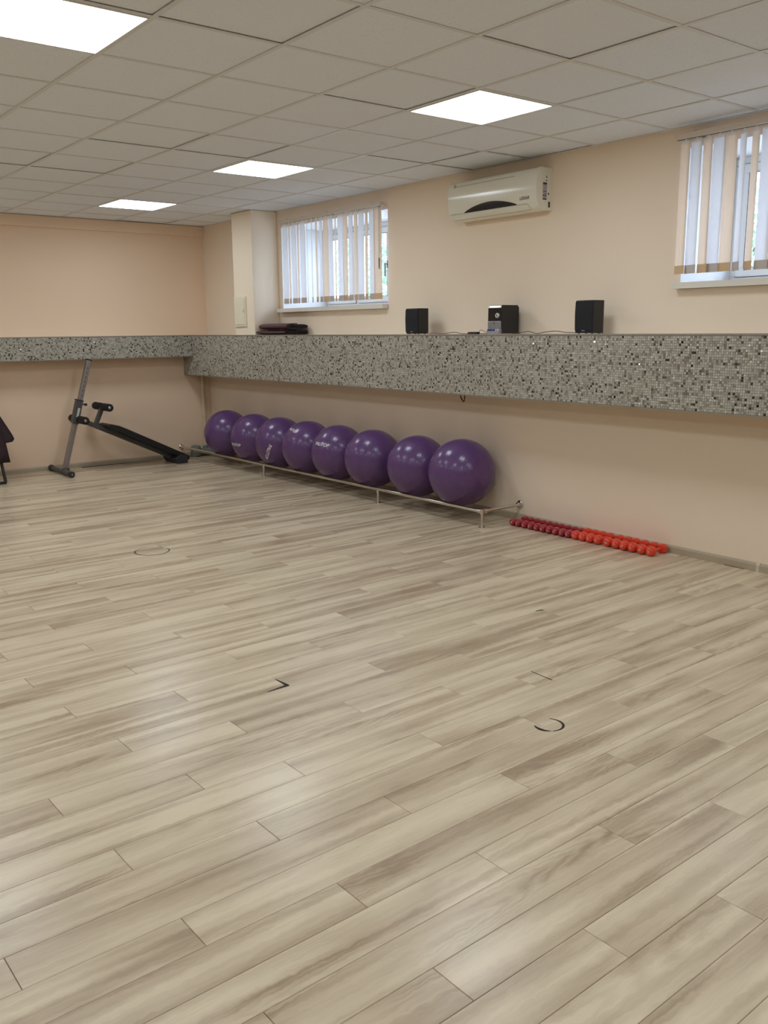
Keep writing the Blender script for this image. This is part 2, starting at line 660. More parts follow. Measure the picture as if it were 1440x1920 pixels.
scar('floor_cut_ring', arc_strip(2.459, 5.770, 0.118, 60, 400, 0.004, 0.010, 48), 'thin dark circular cut in the boards')
scar('floor_cut_ring', arc_strip(2.478, 2.135, 0.056, 148, 232, 0.003, 0.015), 'dark open cut arc beside a board seam')
scar('floor_cut_ring', arc_strip(2.478, 2.135, 0.056, 238, 398, 0.004, 0.010), 'dark open cut arc beside a board seam')
cm = MB()
cm.v = [(1.905, 3.112, .0006), (1.895, 3.122, .0006), (1.897, 3.205, .0006), (1.901, 3.205, .0006), (1.913, 3.110, .0006),
        (1.90, 3.104, .0006), (1.80, 3.108, .0006), (1.80, 3.104, .0006)]
cm.face((0, 1, 2, 3, 4))
cm.face((0, 4, 5, 7, 6, 1))
scar('chipped_corner', cm, 'dark chipped board corner')
cm = MB()
cm.v = [(3.50, 3.135, .0006), (3.545, 3.13, .0006), (3.55, 3.11, .0006), (3.535, 3.12, .0006), (3.50, 3.128, .0006)]
cm.face((0, 1, 2, 3, 4))
scar('chipped_corner', cm, 'small dark chipped board corner')
cm = MB()
q0, q1 = (2.835, 2.556), (2.828, 2.425)
cm.v = [(q0[0] - .002, q0[1], .0006), (q0[0] + .002, q0[1], .0006), (q1[0] + .004, q1[1], .0006), (q1[0] - .002, q1[1], .0006)]
cm.face((0, 1, 2, 3))
scar('open_seam', cm, 'dark opened board end joint')

# ================================================================== walls
W1Y0, W1Y1, W1Z0, W1Z1 = 6.487, 8.290, 1.735, 2.565      # window openings in the right wall
W2Y0, W2Y1, W2Z0, W2Z1 = 1.660, 3.470, 1.785, 2.610
XO = 5.86
wr = MB()
for a, b in (((XW, YF - .2, -0.06), (XO, W2Y0, 2.95)), ((XW, W2Y0, -0.06), (XO, W2Y1, W2Z0 - .04)),
             ((XW, W2Y0, W2Z1), (XO, W2Y1, 2.95)), ((XW, W2Y1, -0.06), (XO, W1Y0, 2.95)),
             ((XW, W1Y0, -0.06), (XO, W1Y1, W1Z0 - .04)), ((XW, W1Y0, W1Z1), (XO, W1Y1, 2.95)),
             ((XW, W1Y1, -0.06), (XO, YB + .2, 2.95))):
    wr.box(a, b)
wall_right = struct(part('wall_right', wr, M['wall']))
wall_back = struct(part('wall_back', MB().box((XL - .2, YB, -0.06), (XW, YB + .2, 2.95)), M['wall_back']))
wall_left = struct(part('wall_left', MB().box((XL - .2, YF - .2, -0.06), (XL, YB, 2.95)), M['wall_unseen']))
wall_front = struct(part('wall_front', MB().box((XL, YF - .2, -0.06), (XW, YF, 2.95)), M['wall_unseen']))
# shallow beam along the top of the back wall
struct(part('trim_1', MB().box((XL, YB - 0.035, 2.612), (XW, YB, CEIL - 0.002)), M['wall_back'], bevel=0.004))
# pier beside the far window
struct(part('wall_pier', MB().box((4.862, 8.372, LEDGE_TOP), (XW, 8.785, CEIL - 0.001)), M['pier'], bevel=0.004))
# skirting boards
bb = struct(part('baseboard_right', MB().prism([(0, 0), (0.015, 0), (0.015, 0.040), (0.010, 0.050), (0.004, 0.053), (0, 0.053)],
                 (XW, YF, 0.0), (-1, 0, 0), (0, 0, 1), (0, YB - YF, 0)), M['skirting']))
clip = part('joint_clip', MB().prism([(0, 0), (0.017, 0), (0.017, 0.041), (0.011, 0.052), (0.004, 0.055), (0, 0.055)],
            (XW, 2.775, 0.0), (-1, 0, 0), (0, 0, 1), (0, 0.022, 0)), mat('pale_skirting_clip', (206, 196, 180), 0.4), bb)
struct(part('baseboard_back', MB().prism([(0, 0), (0.015, 0), (0.015, 0.040), (0.010, 0.050), (0.004, 0.053), (0, 0.053)],
       (XL, YB, 0.0), (0, -1, 0), (0, 0, 1), (XW - .015 - XL, 0, 0)), M['skirting']))

# ================================================================== ceiling
ceiling = struct(part('ceiling', MB().box((XL, YF, CEIL + 0.06), (XW, YB, CEIL + 0.2)), M['plenum']))
LIGHT_I = (-5, -1, 3)
LIGHT_J = (-9, -5, -1, 3, 7)
xl = [XL] + [GX0 + .6 * i for i in range(-8, 7) if XL + .03 < GX0 + .6 * i < XW - .03] + [XW]
yl = [YF] + sorted([GY0 - .6 * j for j in range(-12, 12) if YF + .03 < GY0 - .6 * j < YB - .03]) + [YB]
light_cells = {(round(GX0 + .6 * i, 3), round(GY0 - .6 * (j + 1), 3)) for i in LIGHT_I for j in LIGHT_J}
tile_cache = {}
for a in range(len(xl) - 1):
    for b in range(len(yl) - 1):
        if (round(xl[a], 3), round(yl[b], 3)) in light_cells:
            continue
        sx, sy_ = xl[a + 1] - xl[a] - 0.006, yl[b + 1] - yl[b] - 0.006
        key = (round(sx, 3), round(sy_, 3))
        if key not in tile_cache:
            tile_cache[key] = MB().box((-sx / 2, -sy_ / 2, 0), (sx / 2, sy_ / 2, 0.014)).mesh('ceiling_tile', M['ceil'])
        o = link('ceiling_tile', tile_cache[key], ceiling,
                 ((xl[a] + xl[a + 1]) / 2, (yl[b] + yl[b + 1]) / 2, CEIL + 0.0036 + random.choice((0, 0, 0, 0, 0, 0, .0006, .0035))))
        o.rotation_euler = (random.uniform(-.0008, .0008), random.uniform(-.0008, .0008), 0)
for i, x in enumerate(xl):
    x = min(max(x, XL + .012), XW - .012)
    part('grid_bar', MB().box((x - .012, YF, CEIL), (x + .012, YB, CEIL + .003)).box((x - .001, YF, CEIL + .003), (x + .001, YB, CEIL + .035)),
         M['grid'], ceiling)
for i, y in enumerate(yl):
    y = min(max(y, YF + .012), YB - .012)
    part('grid_bar', MB().box((XL, y - .012, CEIL + .0006), (XW, y + .012, CEIL + .0034)).box((XL, y - .001, CEIL + .0034), (XW, y + .001, CEIL + .032)),
         M['grid'], ceiling)

# ------------------------------------------------------------------ LED panels in the ceiling grid
light_src = None
rowname = {-9: 'nearest the back wall', -5: 'second from the back wall', -1: 'third from the back wall', 3: 'fourth from the back wall', 7: 'fifth from the back wall'}
colname = {3: 'in the window-side row', -1: 'in the middle row', -5: 'in the row far from windows'}
for i in LIGHT_I:
    for j in LIGHT_J:
        x, y = GX0 + .6 * (i + .5), GY0 - .6 * (j + .5)
        t = thing('ceiling_light', 'square LED ceiling panel %s, %s' % (colname[i], rowname[j]), 'ceiling light', (x, y, CEIL - .004), 'square LED panels in the ceiling grid')
        h, hi = 0.2875, 0.281
        if light_src is None:
            fr = MB()
            for a, b in (((-h, -h), (h, -hi)), ((-h, hi), (h, h)), ((-h, -hi), (-hi, hi)), ((hi, -hi), (h, hi))):
                fr.box((a[0], a[1], 0), (b[0], b[1], .012))
            df = MB()
            df.v = [(-hi, -hi, .003), (-hi, hi, .003), (hi, hi, .003), (hi, -hi, .003)]
            df.face((0, 1, 2, 3))
            dm = bpy.data.meshes.new('diffuser')
            dm.from_pydata(df.v, [], df.f)
            dm.materials.append(M['diffuser'])
            light_src = (fr.mesh('frame', M['white']), dm)
        link('frame', light_src[0], t)
        link('diffuser', light_src[1], t)


# ================================================================== windows
def window(num, y0, y1, z0, z1, posts, handle_y):
    posts = sorted(posts)
    root = struct_empty('window_%d' % num, (XW, (y0 + y1) / 2, z0))
    XF0, XF1 = 5.735, 5.800                        # frame depth
    t = 0.006
    part('reveal', MB().box((XW + .001, y1 - t, z0), (XF1, y1, z1)), M['reveal'], root)
    part('reveal', MB().box((XW + .001, y0, z0), (XF1, y0 + t, z1)), M['reveal'], root)
    part('reveal', MB().box((XW + .001, y0, z1 - t), (XF1, y1, z1)), M['reveal'], root)
    part('window_sill', MB().box((5.105, y0 + .01 if num == 1 else y0 - .03, z0 - .038), (XF1, y1 - .001, z0)).box(
        (5.105, y1 - .002, z0 - .038), (XW - .001, y1 + .022, z0)), M['sill'], root)
    # fixed frame
    fw = 0.055
    a0, a1, b0, b1 = y0 + t, y1 - t, z0, z1 - t
    fr = MB()
    fr.box((XF0, a0, b0), (XF1, a1, b0 + fw)).box((XF0, a0, b1 - fw), (XF1, a1, b1))
    fr.box((XF0, a0, b0 + fw), (XF1, a0 + fw, b1 - fw)).box((XF0, a1 - fw, b0 + fw), (XF1, a1, b1 - fw))
    for p_ in posts:
        fr.box((XF0, p_ - .03, b0 + fw), (XF1, p_ + .03, b1 - fw))
    part('frame', fr, M['white'], root, bevel=0.004, seg=1)
    edges = [a0 + fw] + [e for p_ in posts for e in (p_ - .03, p_ + .03)] + [a1 - fw]
    for k in range(0, len(edges), 2):
        e0, e1 = edges[k], edges[k + 1]
        s0, s1, c0, c1 = e0 - .006, e1 + .006, b0 + fw - .006, b1 - fw + .006
        w = 0.06
        X0, X1 = XF0 - .014, XF0 + .045
        # rubber seal line behind the sash, then the sash and its pane
        part('seal', MB().box((XF0 - .002, s0 - .004, c0 - .004), (XF0, s1 + .004, c0 + .004)).box(
            (XF0 - .002, s0 - .004, c1 - .004), (XF0, s1 + .004, c1 + .004)).box(
            (XF0 - .002, s0 - .004, c0), (XF0, s0 + .004, c1)).box((XF0 - .002, s1 - .004, c0), (XF0, s1 + .004, c1)), M['rubber'], root)
        sash = part('sash', MB().box((X0, s0, c0), (X1, s1, c0 + w)).box((X0, s0, c1 - w), (X1, s1, c1)).box(
            (X0, s0, c0 + w), (X1, s0 + w, c1 - w)).box((X0, s1 - w, c0 + w), (X1, s1, c1 - w)), M['white'], root, bevel=0.004, seg=1)
        part('pane', MB().box((XF0 + .012, s0 + w - .006, c0 + w - .006), (XF0 + .016, s1 - w + .006, c1 - w + .006)), M['glass'], sash)
        part('glazing_seal', MB().box((X0 - .001, s0 + w - .003, c0 + w - .003), (X0 + .012, s1 - w + .003, c0 + w)).box(
            (X0 - .001, s0 + w - .003, c1 - w), (X0 + .012, s1 - w + .003, c1 - w + .003)).box(
            (X0 - .001, s0 + w - .003, c0 + w), (X0 + .012, s0 + w, c1 - w)).box((X0 - .001, s1 - w, c0 + w), (X0 + .012, s1 - w + .003, c1 - w)), M['rubber'], sash)
        if handle_y is not None and e0 - .02 < handle_y < e1 + .02:
            hy = s0 + w / 2
            zc = (c0 + c1) / 2
            hd = MB().box((X0 - .012, hy - .015, zc - .035), (X0, hy + .015, zc + .035))
            hd.tube([(X0 - .012, hy, zc), (X0 - .045, hy, zc)], .009, 10)
            hd.obox((X0 - .045, hy, zc + .012), (X0 - .045, hy, zc - .12), .020, .012, up=(1, 0, 0))
            part('window_handle', hd, mat('grey_window_handle', (150, 146, 150), 0.4), sash, bevel=0.003)
    return root


window(1, W1Y0, W1Y1, W1Z0, W1Z1, (7.715, 7.12), 7.3)
window(2, W2Y0, W2Y1, W2Z0, W2Z1, (2.85, 2.26), 2.5)


# ================================================================== vertical blinds
def blind(label, group, y_far, y_near, z_rail, z_bot, yfirst, pitch, count, angles, colour0, tail=None):
    root = thing('vertical_blind', label, 'blind', (5.09, (y_far + y_near) / 2, z_bot), group)
    rl = MB().box((5.068, y_near, z_rail - .018), (5.108, y_far, z_rail + .018))
    part('headrail', rl, M['rail'], root, bevel=0.004)
    part('rail_slot', MB().box((5.080, y_near + .01, z_rail - .0195), (5.096, y_far - .01, z_rail - .0175)), M['rubber'], root)
    for yb in (y_far - .14, (y_far + y_near) / 2, y_near + .14):
        part('bracket', MB().box((5.078, yb - .012, z_rail + .018), (XW, yb + .012, z_rail + .022)).box(
            (XW - .004, yb - .012, z_rail - .01), (XW, yb + .012, z_rail + .03)), mat('grey_bracket', (140, 128, 116), 0.5), root)
    ztop = z_rail - .035
    rng = random.Random(3)
    wh = 0.052
    for k in range(count):
        yc = yfirst - k * pitch
        a = math.radians(angles[k % len(angles)] + rng.uniform(-4, 4))
        white = (k % 2 == 0) == colour0
        u = Vector((math.sin(a), math.cos(a), 0))
        nrm = Vector((math.cos(a), -math.sin(a), 0))
        wdt = 0.089
        lean = rng.uniform(-.006, .006)
        mb = MB()
        nseg, nz = 4, 5
        for side in (1, -1):
            for iz in range(nz + 1):
                z = ztop + (z_bot + wh - ztop) * iz / nz
                for s_ in range(nseg + 1):
                    t_ = s_ / nseg * 2 - 1
                    p = Vector((5.088, yc + lean * iz / nz, z)) + u * (t_ * wdt / 2) + nrm * (.004 * (1 - t_ * t_) + side * .0003)
                    mb.v.append(tuple(p))
        st = (nz + 1) * (nseg + 1)
        for sd in (0, 1):
            for iz in range(nz):
                for s_ in range(nseg):
                    q = sd * st + iz * (nseg + 1) + s_
                    mb.face((q, q + 1, q + nseg + 2, q + nseg + 1), 0, True)
        sl = part('slat', mb, M['slat_white' if white else 'slat_peach'], root)
        base = Vector((5.088, yc + lean, 0))
        part('bottom_weight', MB().obox(base + Vector((0, 0, z_bot + .026)) - u * .0455, base + Vector((0, 0, z_bot + .026)) + u * .0455, .0035, wh),
             M['weight_white' if white else 'weight_peach'], sl)
        part('hanger', MB().obox(Vector((5.088, yc, ztop - .004)) - u * .03, Vector((5.088, yc, ztop - .004)) + u * .03, .003, .014).box(
            (5.085, yc - .004, ztop), (5.091, yc + .004, z_rail - .018)), M['white'], sl)
    if tail is not None:
        for dy, zl in tail:
            part('pull_cord', MB().tube([(5.075, dy, z_rail - .018), (5.075, dy + .004, (z_rail + zl) / 2), (5.075, dy, zl)], .0018, 6), M['sticker'], root)
        part('cord_weight', MB().lathe([(0, .003), (.01, .006), (.09, .007), (.10, .003)], (5.075, tail[0][0], tail[0][1] - .10), (0, 0, 1), 10),
             mat('grey_cord_weight', (120, 108, 116), 0.5), root)
    return root


A1 = [2, 24, 0, 26, 0, 30, 26, 22, 16, 2, 6, 26, 0, 8, 8, 14, 4, 22, 0, -14]
blind('long vertical blind of white and peach slats at the window beside the pier', 'vertical blinds at the windows',
      8.175, 6.47, 2.600, 1.780, 8.085, 0.0815, 20, A1, True, [(6.50, 2.14), (6.485, 2.18)])
blind('vertical blind of peach and white slats cut off by the right edge, above the dumbbells', 'vertical blinds at the windows',
      3.495, 1.62, 2.660, 1.835, 3.425, 0.0775, 23, [21, 15, 21, 11, 11, 33, 31, 7, 18, 14], False)


# ================================================================== mosaic ledges
def tile_field(name, origin, ux, uz, nrm, w, h, parent, seed):
    """thousands of 14 mm tiles with small random tilt, one joined mesh"""
    rng = random.Random(seed)
    P_, T_ = 0.0151, 0.0132
    mb = MB()
    o, ux, uz, nrm = Vector(origin), Vector(ux), Vector(uz), Vector(nrm)
    nx, nz = int(w / P_), int(h / P_)
    px, pz = w / nx, h / nz
    for i in range(nx):
        for j in range(nz):
            c = o + ux * ((i + .5) * px) + uz * ((j + .5) * pz)
            tx, tz = rng.gauss(0, .07), rng.gauss(0, .10)
            n = len(mb.v)
            for hgt, hs in ((0.0, T_ / 2), (0.0016, T_ / 2 - .0006)):
                for a, b in ((-1, -1), (1, -1), (1, 1), (-1, 1)):
                    d = hgt + (0 if hgt == 0 else (a * tx + b * tz) * hs)
                    mb.v.append(tuple(c + ux * (a * hs) + uz * (b * hs) + nrm * d))
            mb.f += [(n + 4, n + 5, n + 6, n + 7)] + [(n + k, n + (k + 1) % 4, n + 4 + (k + 1) % 4, n + 4 + k) for k in range(4)]
    mb.mi = [0] * len(mb.f)
    mb.sm = [False] * len(mb.f)
    org = wl(parent)
    me = bpy.data.meshes.new(name)
    me.from_pydata([(x - org.x, y - org.y, z - org.z) for x, y, z in mb.v], [], mb.f)
    me.materials.append(M['mosaic'])
    ob = link(name, me, parent)
    ob['kind'] = 'stuff'
    return ob


ledge = thing('mosaic_ledge', 'deep boxed ledge faced with grey mosaic running under the windows', 'ledge', (4.99, 4.0, LEDGE_BOT))
part('body', MB().box((LEDGE_X, YF + .002, LEDGE_BOT), (XW - .0005, YB - .0005, LEDGE_TOP - .004)), M['grout'], ledge)
part('top_board', MB().box((LEDGE_X + .0145, YF + .002, LEDGE_TOP - .004), (XW - .0005, YB - .0005, LEDGE_TOP)), M['ledge_top'], ledge)
part('edge_trim', MB().box((LEDGE_X - .004, YF + .002, LEDGE_TOP - .010), (LEDGE_X + .014, LEDGE2_Y - .004, LEDGE_TOP + .0015)), M['alu'], ledge)
part('edge_trim', MB().box((LEDGE_X - .004, YF + .002, LEDGE_BOT - .001), (LEDGE_X + .014, YB - .002, LEDGE_BOT + .006)), M['alu'], ledge)
tile_field('mosaic_tiles', (LEDGE_X, 2.0, LEDGE_BOT + .007), (0, 1, 0), (0, 0, 1), (-1, 0, 0), YB - 2.004, LEDGE_TOP - .011 - LEDGE_BOT - .007, ledge, 11)
ledge2 = thing('mosaic_ledge', 'shallow mosaic ledge across the back wall above the sit-up bench', 'ledge', (3.0, 9.96, LEDGE2_BOT))
part('body', MB().box((XL + .002, LEDGE2_Y, LEDGE2_BOT), (LEDGE_X - .006, YB - .0185, LEDGE_TOP - .004)), M['grout'], ledge2)
part('top_board', MB().box((XL + .002, LEDGE2_Y + .0145, LEDGE_TOP - .004), (LEDGE_X - .006, YB - .0005, LEDGE_TOP)), M['ledge_top'], ledge2)
part('edge_trim', MB().box((XL + .002, LEDGE2_Y - .004, LEDGE_TOP - .010), (LEDGE_X - .006, LEDGE2_Y + .014, LEDGE_TOP + .0015)), M['alu'], ledge2)
part('edge_trim', MB().box((XL + .002, LEDGE2_Y - .004, LEDGE2_BOT - .001), (LEDGE_X - .006, LEDGE2_Y + .014, LEDGE2_BOT + .005)), M['alu'], ledge2)
tile_field('mosaic_tiles', (2.0, LEDGE2_Y, LEDGE2_BOT + .006), (1, 0, 0), (0, 0, 1), (0, -1, 0), LEDGE_X - 2.004, LEDGE_TOP - .011 - LEDGE2_BOT - .006, ledge2, 12)

# ================================================================== ball rack and balls
RX, RZ, RR = 4.745, 0.125, 0.0145
rack = thing('ball_rack', 'low chrome tube rail standing on short legs in front of the purple balls', 'ball rack', (RX, 7.0, 0))
YN = 4.818
pts = [(RX, YB - .016, RZ)]
for k in range(1, 30):
    y = YB - .02 - (YB - .02 - YN) * k / 30
    pts.append((RX, y, RZ))
pts.append((RX, YN, RZ))
part('rail', MB().tube(pts, RR, 14), M['chrome'], rack)
part('end_rail', MB().tube([(RX, YN, RZ), (XW - .006, YN, RZ + .003)], .0125, 14), M['chrome'], rack)
part('corner_joint', MB().lathe([(-.024, .012), (-.022, .019), (.020, .020), (.024, .014)], (RX, YN, RZ), (0, 0, 1), 16).lathe(
    [(0, .019), (.045, .019)], (RX, YN, RZ), (1, 0, 0), 14).lathe([(0, .019), (.045, .019)], (RX, YN, RZ), (0, 1, 0), 14), M['chrome'], rack)
for c, ax in (((XW - .0005, YN, RZ + .003), (-1, 0, 0)), ((RX, YB - .0005, RZ), (0, -1, 0))):
    part('wall_flange', MB().lathe([(0, .032), (.006, .032), (.010, .026), (.012, .019), (.034, .019), (.036, .015)], c, ax, 20), M['chrome'], rack)
for y in (YN, 6.126, 8.09):
    part('leg', MB().tube([(RX, y, .004), (RX, y, .05), (RX + .003, y, .085), (RX, y, RZ - .008)], .012, 12).lathe(
        [(0, .024), (.004, .024), (.007, .014)], (RX, y, 0), (0, 0, 1), 16), M['chrome'], rack)
    if y != YN:
        part('tee_joint', MB().lathe([(-.03, .0148), (.03, .0148)], (RX, y, RZ - .0005), (0, 1, 0), 14).lathe(
            [(-.036, .015), (-.008, .0155)], (RX, y, RZ), (0, 0, 1), 14), M['chrome'], rack)

BALL_Y = [9.160, 8.535, 8.005, 7.475, 6.945, 6.400, 5.775, 5.215]
NAMES = ['purple exercise ball in the corner, farthest along the chrome rail',
         'purple exercise ball second from the corner, with a small white logo at its lower left',
         'purple exercise ball third from the corner, with a slanting white logo low down',
         'purple exercise ball fourth from the corner, with a white logo by its top highlight',
         'purple exercise ball fifth from the corner, with a white logo at its upper left',
         'plain purple exercise ball third from the dumbbell end of the chrome rail',
         'plain purple exercise ball second from the dumbbell end of the chrome rail',
         'largest-looking purple exercise ball at the dumbbell end of the chrome rail']


def sphere_mesh(r):
    bm = bmesh.new()
    bmesh.ops.create_uvsphere(bm, u_segments=64, v_segments=40, radius=r)
    for f in bm.faces:
        f.smooth = True
    me = bpy.data.meshes.new('exercise_ball')
    bm.to_mesh(me)
    bm.free()
    me.materials.append(M['ball'])
    return me


def text_mesh(txt, size, shear=0.0, extrude=0.0, bold=0.0):
    cu = bpy.data.curves.new('lettering', 'FONT')
    cu.body = txt
    cu.size = size
    cu.shear = shear
    cu.align_x = 'CENTER'
    cu.align_y = 'CENTER'
    cu.resolution_u = 3
    cu.extrude = extrude
    cu.offset = bold
    ob = bpy.data.objects.new('lettering', cu)
    COL.objects.link(ob)
    dg = bpy.context.evaluated_depsgraph_get()
    me = bpy.data.meshes.new_from_object(ob.evaluated_get(dg))
    bpy.data.objects.remove(ob)
    bpy.data.curves.remove(cu)
    return me


def ball_text(parent, c, r, px, py, size, rot):
    """lettering wrapped on the sphere where the camera ray through (px,py) meets it"""
    d = (fwd + r2 * ((px - 720) / FPX) + d2 * ((py - 960) / FPX)).normalized()
    o_ = Vector((0, 0, CAM_H))
    oc = o_ - Vector(c)
    b = oc.dot(d)
    disc = b * b - (oc.dot(oc) - r * r)
    if disc < 0:
        return
    hit = o_ + d * (-b - math.sqrt(disc))
    n = (hit - Vector(c)).normalized()
    e = Vector((0, 0, 1)).cross(n).normalized()
    u = n.cross(e)
    ca, sa = math.cos(rot), math.sin(rot)
    ex, uy = e * ca + u * sa, -e * sa + u * ca
    me = text_mesh('PALITOP', size, 0.15, 0.0, 0.0012)
    for v in me.vertices:
        p = n * r + ex * v.co.x + uy * v.co.y
        v.co = p.normalized() * (r + .0006)
    me.materials.clear()
    me.materials.append(M['print'])
    lo = link('logo', me, parent)
    lo['label'] = 'white printed logo'


bm_small, bm_big = sphere_mesh(0.265), sphere_mesh(0.272)
for k, y in enumerate(BALL_Y):
    r = 0.272 if k == 7 else 0.265
    cx = XW - r - .0005
    cz = RZ + math.sqrt((r + RR + .0005) ** 2 - (cx - RX) ** 2)
    b = link('exercise_ball', bm_big if k == 7 else bm_small, None, (cx, y, cz))
    b.rotation_euler = (0, 0, 0)
    tag(b, NAMES[k], 'exercise ball', 'purple exercise balls on the chrome rail')
    if k == 1:
        ball_text(b, (cx, y, cz), r, 441, 834, .044, -0.05)
    if k == 2:
        ball_text(b, (cx, y, cz), r, 502, 848, .050, math.radians(180 + 62))
    if k == 3:
        ball_text(b, (cx, y, cz), r, 548, 806, .040, -0.25)
    if k == 4:
        ball_text(b, (cx, y, cz), r, 602, 833, .046, -0.08)

# ================================================================== dumbbells
HEADX = [100, 140, 190, 240, 287, 335, 385, 435, 488, 538, 592, 650, 708, 770, 848, 915, 975, 1045, 1118, 1190]


def dumbbell_parts(r, colour):
    h = 0.065
    hd = MB().lathe([(h - .029, r * .55), (h - .026, r * .86), (h - .014, r), (h + .014, r), (h + .025, r * .84), (h + .030, r * .5)], (0, 0, r), (-1, 0, 0), 14)
    hd2 = MB().lathe([(h - .029, r * .55), (h - .026, r * .86), (h - .014, r), (h + .014, r), (h + .025, r * .84), (h + .030, r * .5)], (0, 0, r), (1, 0, 0), 14)
    gr = MB().tube([(-.04, 0, r), (-.02, 0, r), (0, 0, r), (.02, 0, r), (.04, 0, r)], [.0115, .0125, .0135, .0125, .0115], 12)
    mk = MB()
    for s_, z_, l_ in ((0, .004, .016), (0, -.006, .011), (.004, .012, .006)):
        mk.box((-h - .0306, s_ - l_ / 2, r + z_ - .0014), (-h - .030, s_ + l_ / 2, r + z_ + .0014))
    return (hd.mesh('head', M[colour]), hd2.mesh('head', M[colour]), gr.mesh('grip', M[colour]), mk.mesh('weight_mark', M['print']))


src = {'red': dumbbell_parts(.0275, 'red'), 'orange': dumbbell_parts(.0325, 'orange')}
ORD = ['first', 'second', 'third', 'fourth', 'fifth', 'sixth', 'seventh', 'eighth', 'ninth', 'tenth']
rng = random.Random(5)
ylast = None
for k, hx in enumerate(HEADX):
    px = 940 + hx / 4.235
    c = 'red' if k < 10 else 'orange'
    r = .0275 if c == 'red' else .0325
    # near head stands at x=4.99: find y whose projection matches
    lo, hi = 2.5, 6.0
    for _ in range(40):
        mid = (lo + hi) / 2
        q = to_px((4.985, mid, r))
        if q[0] > px:
            lo = mid
        else:
            hi = mid
    y = mid
    if ylast is not None:
        y = min(y, ylast - (.0555 if k < 10 else (.061 if k == 10 else .0655)))
    ylast = y
    if c == 'red':
        lab = 'dark red vinyl dumbbell, %s from the chrome rail end of the row' % ORD[k]
    else:
        lab = 'orange-red vinyl dumbbell, %s counting from the dark red ones' % ORD[k - 10]
    t = thing('dumbbell', lab, 'dumbbell', (5.049, y, 0), 'dumbbells in a row on the floor by the wall')
    t.rotation_euler = (0, 0, 0.0)
    ang = rng.choice((0, 0.05, -0.06, 0.1, 0.9, 2.4) if k not in (7, 14, 16) else (1.1, 2.2))
    for nm, me in zip(('head', 'head', 'grip', 'weight_mark'), src[c]):
        o = link(nm, me, t)
        if nm == 'weight_mark':
            o.matrix_local = Matrix.Translation((0, 0, r)) @ Matrix.Rotation(ang, 4, 'X') @ Matrix.Translation((0, 0, -r))

# ================================================================== air conditioner
ACY0, ACY1 = 4.571, 5.505
acr = thing('air_conditioner', 'ivory wall-mounted split air conditioner just below the ceiling', 'air conditioner', (XW, (ACY0 + ACY1) / 2, 2.34))
prof = [(5.1695, 2.636), (5.045, 2.638), (5.022, 2.632), (5.010, 2.618), (5.004, 2.590), (4.999, 2.550), (4.998, 2.510),
        (5.000, 2.465), (5.004, 2.425), (5.012, 2.398), (5.028, 2.372), (5.052, 2.352), (5.085, 2.342), (5.1695, 2.346)]
part('casing', MB().prism([(x, z) for x, z in prof], (0, ACY0, 0), (1, 0, 0), (0, 0, 1), (0, ACY1 - ACY0, 0), sm=True), M['ac'], acr)


def ac_x(z):
    for (x0, z0), (x1, z1) in zip(prof[2:], prof[3:]):
        if z1 <= z <= z0:
            return x0 + (x1 - x0) * (z0 - z) / (z0 - z1)
    return 5.0


def ac_sheet(poly_yz, thick, n=1):
    """sheet lying on the curved front; poly as top and bottom rows [(y, ztop, zbot)]"""
    mb = MB()
    rows = 5
    for y, zt, zb in poly_yz:
        for i in range(rows):
            z = zt + (zb - zt) * i / (rows - 1)
            mb.v.append((ac_x(z) - thick, y, z))
    m_ = len(poly_yz)
    for a in range(m_ - 1):
        for i in range(rows - 1):
            q = a * rows + i
            mb.face((q, q + 1, q + rows + 1, q + rows), 0, True)
    return mb


arc = []
for i in range(25):
    t = i / 24
    y = 5.335 + (4.770 - 5.335) * t
    arc.append((y, 2.395 + .052 * math.sin(math.pi * t) ** 0.8 + .004 * t, 2.394))
part('display_panel', ac_sheet(arc, .0016), M['ac_dark'], acr)
part('front_groove', ac_sheet([(ACY0 + .10, 2.3955, 2.3925), (4.770, 2.3955, 2.3925)], .0006), M['ac_grey'], acr)
part('front_groove', ac_sheet([(5.335, 2.3955, 2.3925), (ACY1 - .02, 2.3955, 2.3925)], .0006), M['ac_grey'], acr)
part('air_outlet_flap', ac_sheet([(ACY0 + .09, 2.388, 2.352), (ACY1 - .03, 2.388, 2.352)], .004), M['ac'], acr)
part('flap_edge', ac_sheet([(ACY0 + .09, 2.3535, 2.351), (ACY1 - .03, 2.3535, 2.351)], .0046), M['ac_grey'], acr)
part('intake_groove', ac_sheet([(4.79, 2.600, 2.5955), (5.42, 2.600, 2.5955)], .0008), M['ac_grey'], acr)
part('intake_end', ac_sheet([(5.42, 2.616, 2.590), (5.445, 2.616, 2.590)], .0012), M['ac_grey'], acr)
lt = text_mesh('LESSAR', .030, 0.3, 0.0, .0006)
for v in lt.vertices:
    y = 4.69 - v.co.x * 1.0
    z = 2.432 + v.co.y
    v.co = Vector((ac_x(z) - .001, y, z)) - wl(acr)
lt.materials.clear()
lt.materials.append(M['ink'])
link('lettering', lt, acr)
ye = ACY0 - .0006
st_ = part('energy_sticker', MB().box((5.068, ye, 2.415), (5.110, ACY0 + .001, 2.535)), M['sticker'], acr)
part('sticker_print', MB().box((5.068, ye - .0006, 2.520), (5.110, ye, 2.533)).box((5.068, ye - .0006, 2.415), (5.108, ye, 2.424)).box(
    (5.070, ye - .0006, 2.440), (5.084, ye, 2.448)).box((5.092, ye - .0006, 2.436), (5.100, ye, 2.456)).box((5.070, ye - .0006, 2.470), (5.106, ye, 2.474)), M['ink'], st_)
part('rating_label', MB().box((5.128, ye, 2.365), (5.148, ACY0 + .001, 2.405)), M['ink'], acr)
